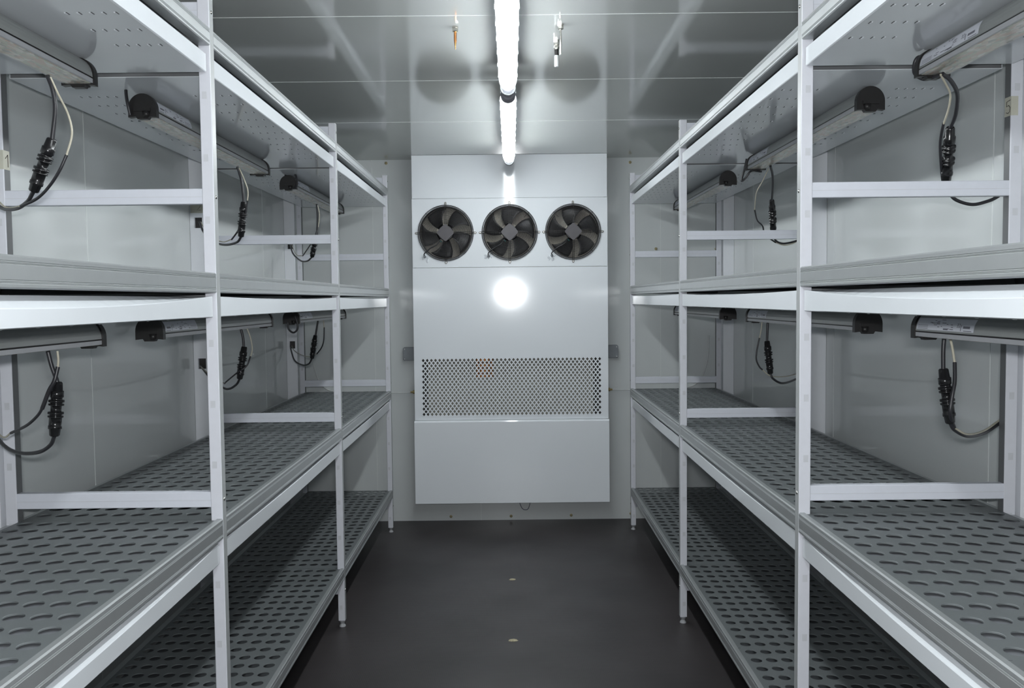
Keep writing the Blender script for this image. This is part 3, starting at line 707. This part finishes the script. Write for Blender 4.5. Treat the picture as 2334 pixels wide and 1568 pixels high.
for s, lab in ((-1, 'thin white pipe with brass fitting left of the evaporator'), (1, 'thin white pipe with brass fitting right of the evaporator')):
    z = .747 if s < 0 else .750; xe = .5335*-1 if s < 0 else .5415
    t = thing('pipe', (s*.62, 4.95, z), lab, 'pipe', 'thin white pipes on the back wall')
    b = MB(); pts = [(xe+s*.025, 4.95, z), (s*.65, 4.952, z-.003), (s*.80, 4.965, z-.002), (s*1.0, 4.975, z+.004), (s*1.08, 4.978, z+.05), (s*1.12, 4.978, z+.16), (s*1.128, 4.978, z+.3)]
    b.tube(spline(pts), .0036, 'pipe'); b.build('hose', t)
    b = MB(); b.lathe((xe+s*.0005, 4.95, z), (xe+s*.034, 4.95, z), [(0, .008), (.35, .008), (.36, .0105), (.6, .0105), (.62, .006), (1, .0055)], 'brass', 8, False); b.build('fitting', t, label='brass hose fitting')
SCR = [(-.6887, 2.0385, 'top of the back wall, left of the evaporator'), (.6853, 2.0294, 'top of the back wall, right of the evaporator'), (-.3512, .0231, 'foot of the back wall, below the left of the cover'),
       (-.0057, .0219, 'foot of the back wall, below the middle of the cover'), (.3399, .0232, 'foot of the back wall, below the right of the cover'), (.6831, .0297, 'foot of the back wall, behind the right rack'),
       (.8301, 1.5429, 'back wall behind the right rack, inner one'), (1.1705, 1.5394, 'back wall behind the right rack, outer one by the post')]
for x, z, lab in SCR:
    b = MB(); b.lathe((x, YB, z), (x, YB-.007, z), [(0, .0085), (.3, .0085), (.35, .0065), (.8, .0062), (1, .004)], 'screwb', 12, False)
    b.build('wall_screw', label='brass screw head at the '+lab if lab[0] in 'tf' else 'brass screw head on the '+lab, cat='screw', group='brass screws on the back wall')
b = MB(); b.tube(spline([(.036, 4.95, .150), (.0402, 4.95, .1067+.012), (.0574, 4.95, .0762), (.0798, 4.95, .0659), (.095, 4.95, .0783), (.1052, 4.95, .118), (.106, 4.95, .15)]), .0016, 'blue')
b.build('wire_loop', label='thin navy wire loop hanging below the evaporator cover', cat='wire')
def crumb(x, y, r, label):
    rr = random.Random(int(y*100)); b = MB(); N = 9; vs = [(x, y, r*.55)]
    for lvl, (f, z) in enumerate(((.6, .5), (1, .22), (1.05, 0))):
        for k in range(N): q = 2*pi*k/N; R = r*f*(1+.3*rr.random()); vs.append((x+R*cos(q)*1.5, y+R*sin(q)*.9, r*z))
    fs = [(0, 1+k, 1+(k+1) % N) for k in range(N)]
    for l in range(2): fs += [(1+l*N+k, 1+(l+1)*N+k, 1+(l+1)*N+(k+1) % N, 1+l*N+(k+1) % N) for k in range(N)]
    fs.append(tuple(1+2*N+k for k in range(N))); b.add(vs, fs, 'crumb'); o = b.build('crumb', label=label, cat='debris', group='beige crumbs on the floor'); recalc(o)
crumb(-.0006, 3.908, .0085, 'smaller beige crumb on the dark floor, nearer the back wall'); crumb(.0012, 3.198, .0095, 'larger beige crumb on the dark floor, nearer the camera')

# ================================================================ CEILING LIGHTS AND SENSORS
def ceiling_light(y0, y1, label):
    """tubular batten: lit diffuser with clear ends, clips and grey end caps"""
    xc = .003; zt = ZC; r = .0285; zc = 1.965+r
    t = thing('ceiling_light', (xc, (y0+y1)/2, zc-r), label, 'ceiling light', 'lit tubes along the ceiling')
    b = MB(); b.lathe((xc, y0+.09, zc), (xc, y1-.09, zc), [(0, .006), (.004, .016), (.012, .024), (.022, r), (.978, r), (.988, .024), (.996, .016), (1, .006)], 'lampon', 24); b.build('diffuser', t, label='glowing white tube')
    for ya, yb in ((y0+.028, y0+.088), (y1-.088, y1-.028)):
        b = MB(); b.lathe((xc, ya, zc), (xc, yb, zc), [(0, .026), (1, .027)], 'clear', 20); b.build('clear_end', t, label='clear unlit end of the tube')
    for ya, yb in ((y0, y0+.030), (y1-.030, y1)):
        b = MB(); b.lathe((xc, ya, zc), (xc, yb, zc), [(0, .020), (.25, .026), (1, .027)], 'capgrey', 20); b.build('end_cap', t)
    L = y1-y0; k = 0; y = y0+.10
    while y < y1-.09:
        b = MB()
        for sx in (-1, 1): b.bev(xc+sx*(r-.002), xc+sx*(r+.003), y-.006, y+.006, zc-.006, zc+.008, 'clear', .002, 'z')
        b.build('clip', t); y += .135
    b = MB(); N = 14; pr = [(xc+.0300*cos(pi*k/N), zc+.004+.0300*sin(pi*k/N)) for k in range(N+1)]; pr += [(xc+.0288*cos(pi*k/N), zc+.004+.0288*sin(pi*k/N)) for k in range(N, -1, -1)]
    b.extr(pr, y0+.09, y1-.09, 'duct', 'y'); o = b.build('reflector', t); recalc(o)
    b = MB(); b.bev(xc-.020, xc+.020, y0+.02, y1-.02, zc+.030, ZC, 'duct', .003, 'y'); b.build('mounting_rail', t)
ceiling_light(1.58, 3.085, 'nearer lit tube light on the ceiling')
ceiling_light(3.155, 4.645, 'farther lit tube light on the ceiling, ending at the evaporator')
ceiling_light(.05, 1.565, 'added unseen tube light on the ceiling above the camera')  # third tube, added out of view to light the near trays
def gland(b, x, y, k, z=ZC):
    b.lathe((x, y, z), (x, y, z-.016), [(0, .0095), (.35, .0095), (.36, .0075), (.45, .0075), (.46, .009), (.9, .0085), (1, .006)], k, 6, False)
t = thing('ceiling_probe', (-.148, 2.585, 1.99), 'copper-coloured probe hanging from a gland, left of the ceiling light', 'probe')
b = MB(); gland(b, -.148, 2.585, 'nickel'); b.build('gland', t)
b = MB(); b.lathe((-.148, 2.585, ZC-.014), (-.148, 2.585, ZC-.066), [(0, .0042), (.5, .0040), (.82, .0018), (1, .0010)], 'copper', 12); b.build('probe_tip', t)
t = thing('ceiling_probe', (.157, 2.574, 1.965), 'long slim steel probe hanging right of the ceiling light', 'probe')
b = MB(); gland(b, .157, 2.574, 'nickel'); b.build('gland', t)
b = MB(); b.lathe((.157, 2.574, ZC-.014), (.157, 2.574, ZC-.088), [(0, .0032), (.97, .0032), (1, .002)], 'nickel', 12); b.build('rod', t)
t = thing('humidity_sensor', (.1535, 2.733, 1.976), 'stubby black and white sensor hanging right of the ceiling light', 'sensor')
b = MB(); gland(b, .1535, 2.733, 'nickel'); b.lathe((.1535, 2.733, ZC-.016), (.1535, 2.733, ZC-.028), [(0, .0085), (.5, .0095), (1, .007)], 'nickel', 6, False); b.build('gland', t)
b = MB(); b.lathe((.1535, 2.733, ZC-.028), (.1535, 2.733, ZC-.046), [(0, .0065), (1, .0065)], 'blackpl', 14); b.build('collar', t)
b = MB(); b.lathe((.1535, 2.733, ZC-.046), (.1535, 2.733, ZC-.080), [(0, .0068), (.95, .0068), (1, .0058)], 'pipe', 14); b.build('filter_cap', t, label='white filter cap')
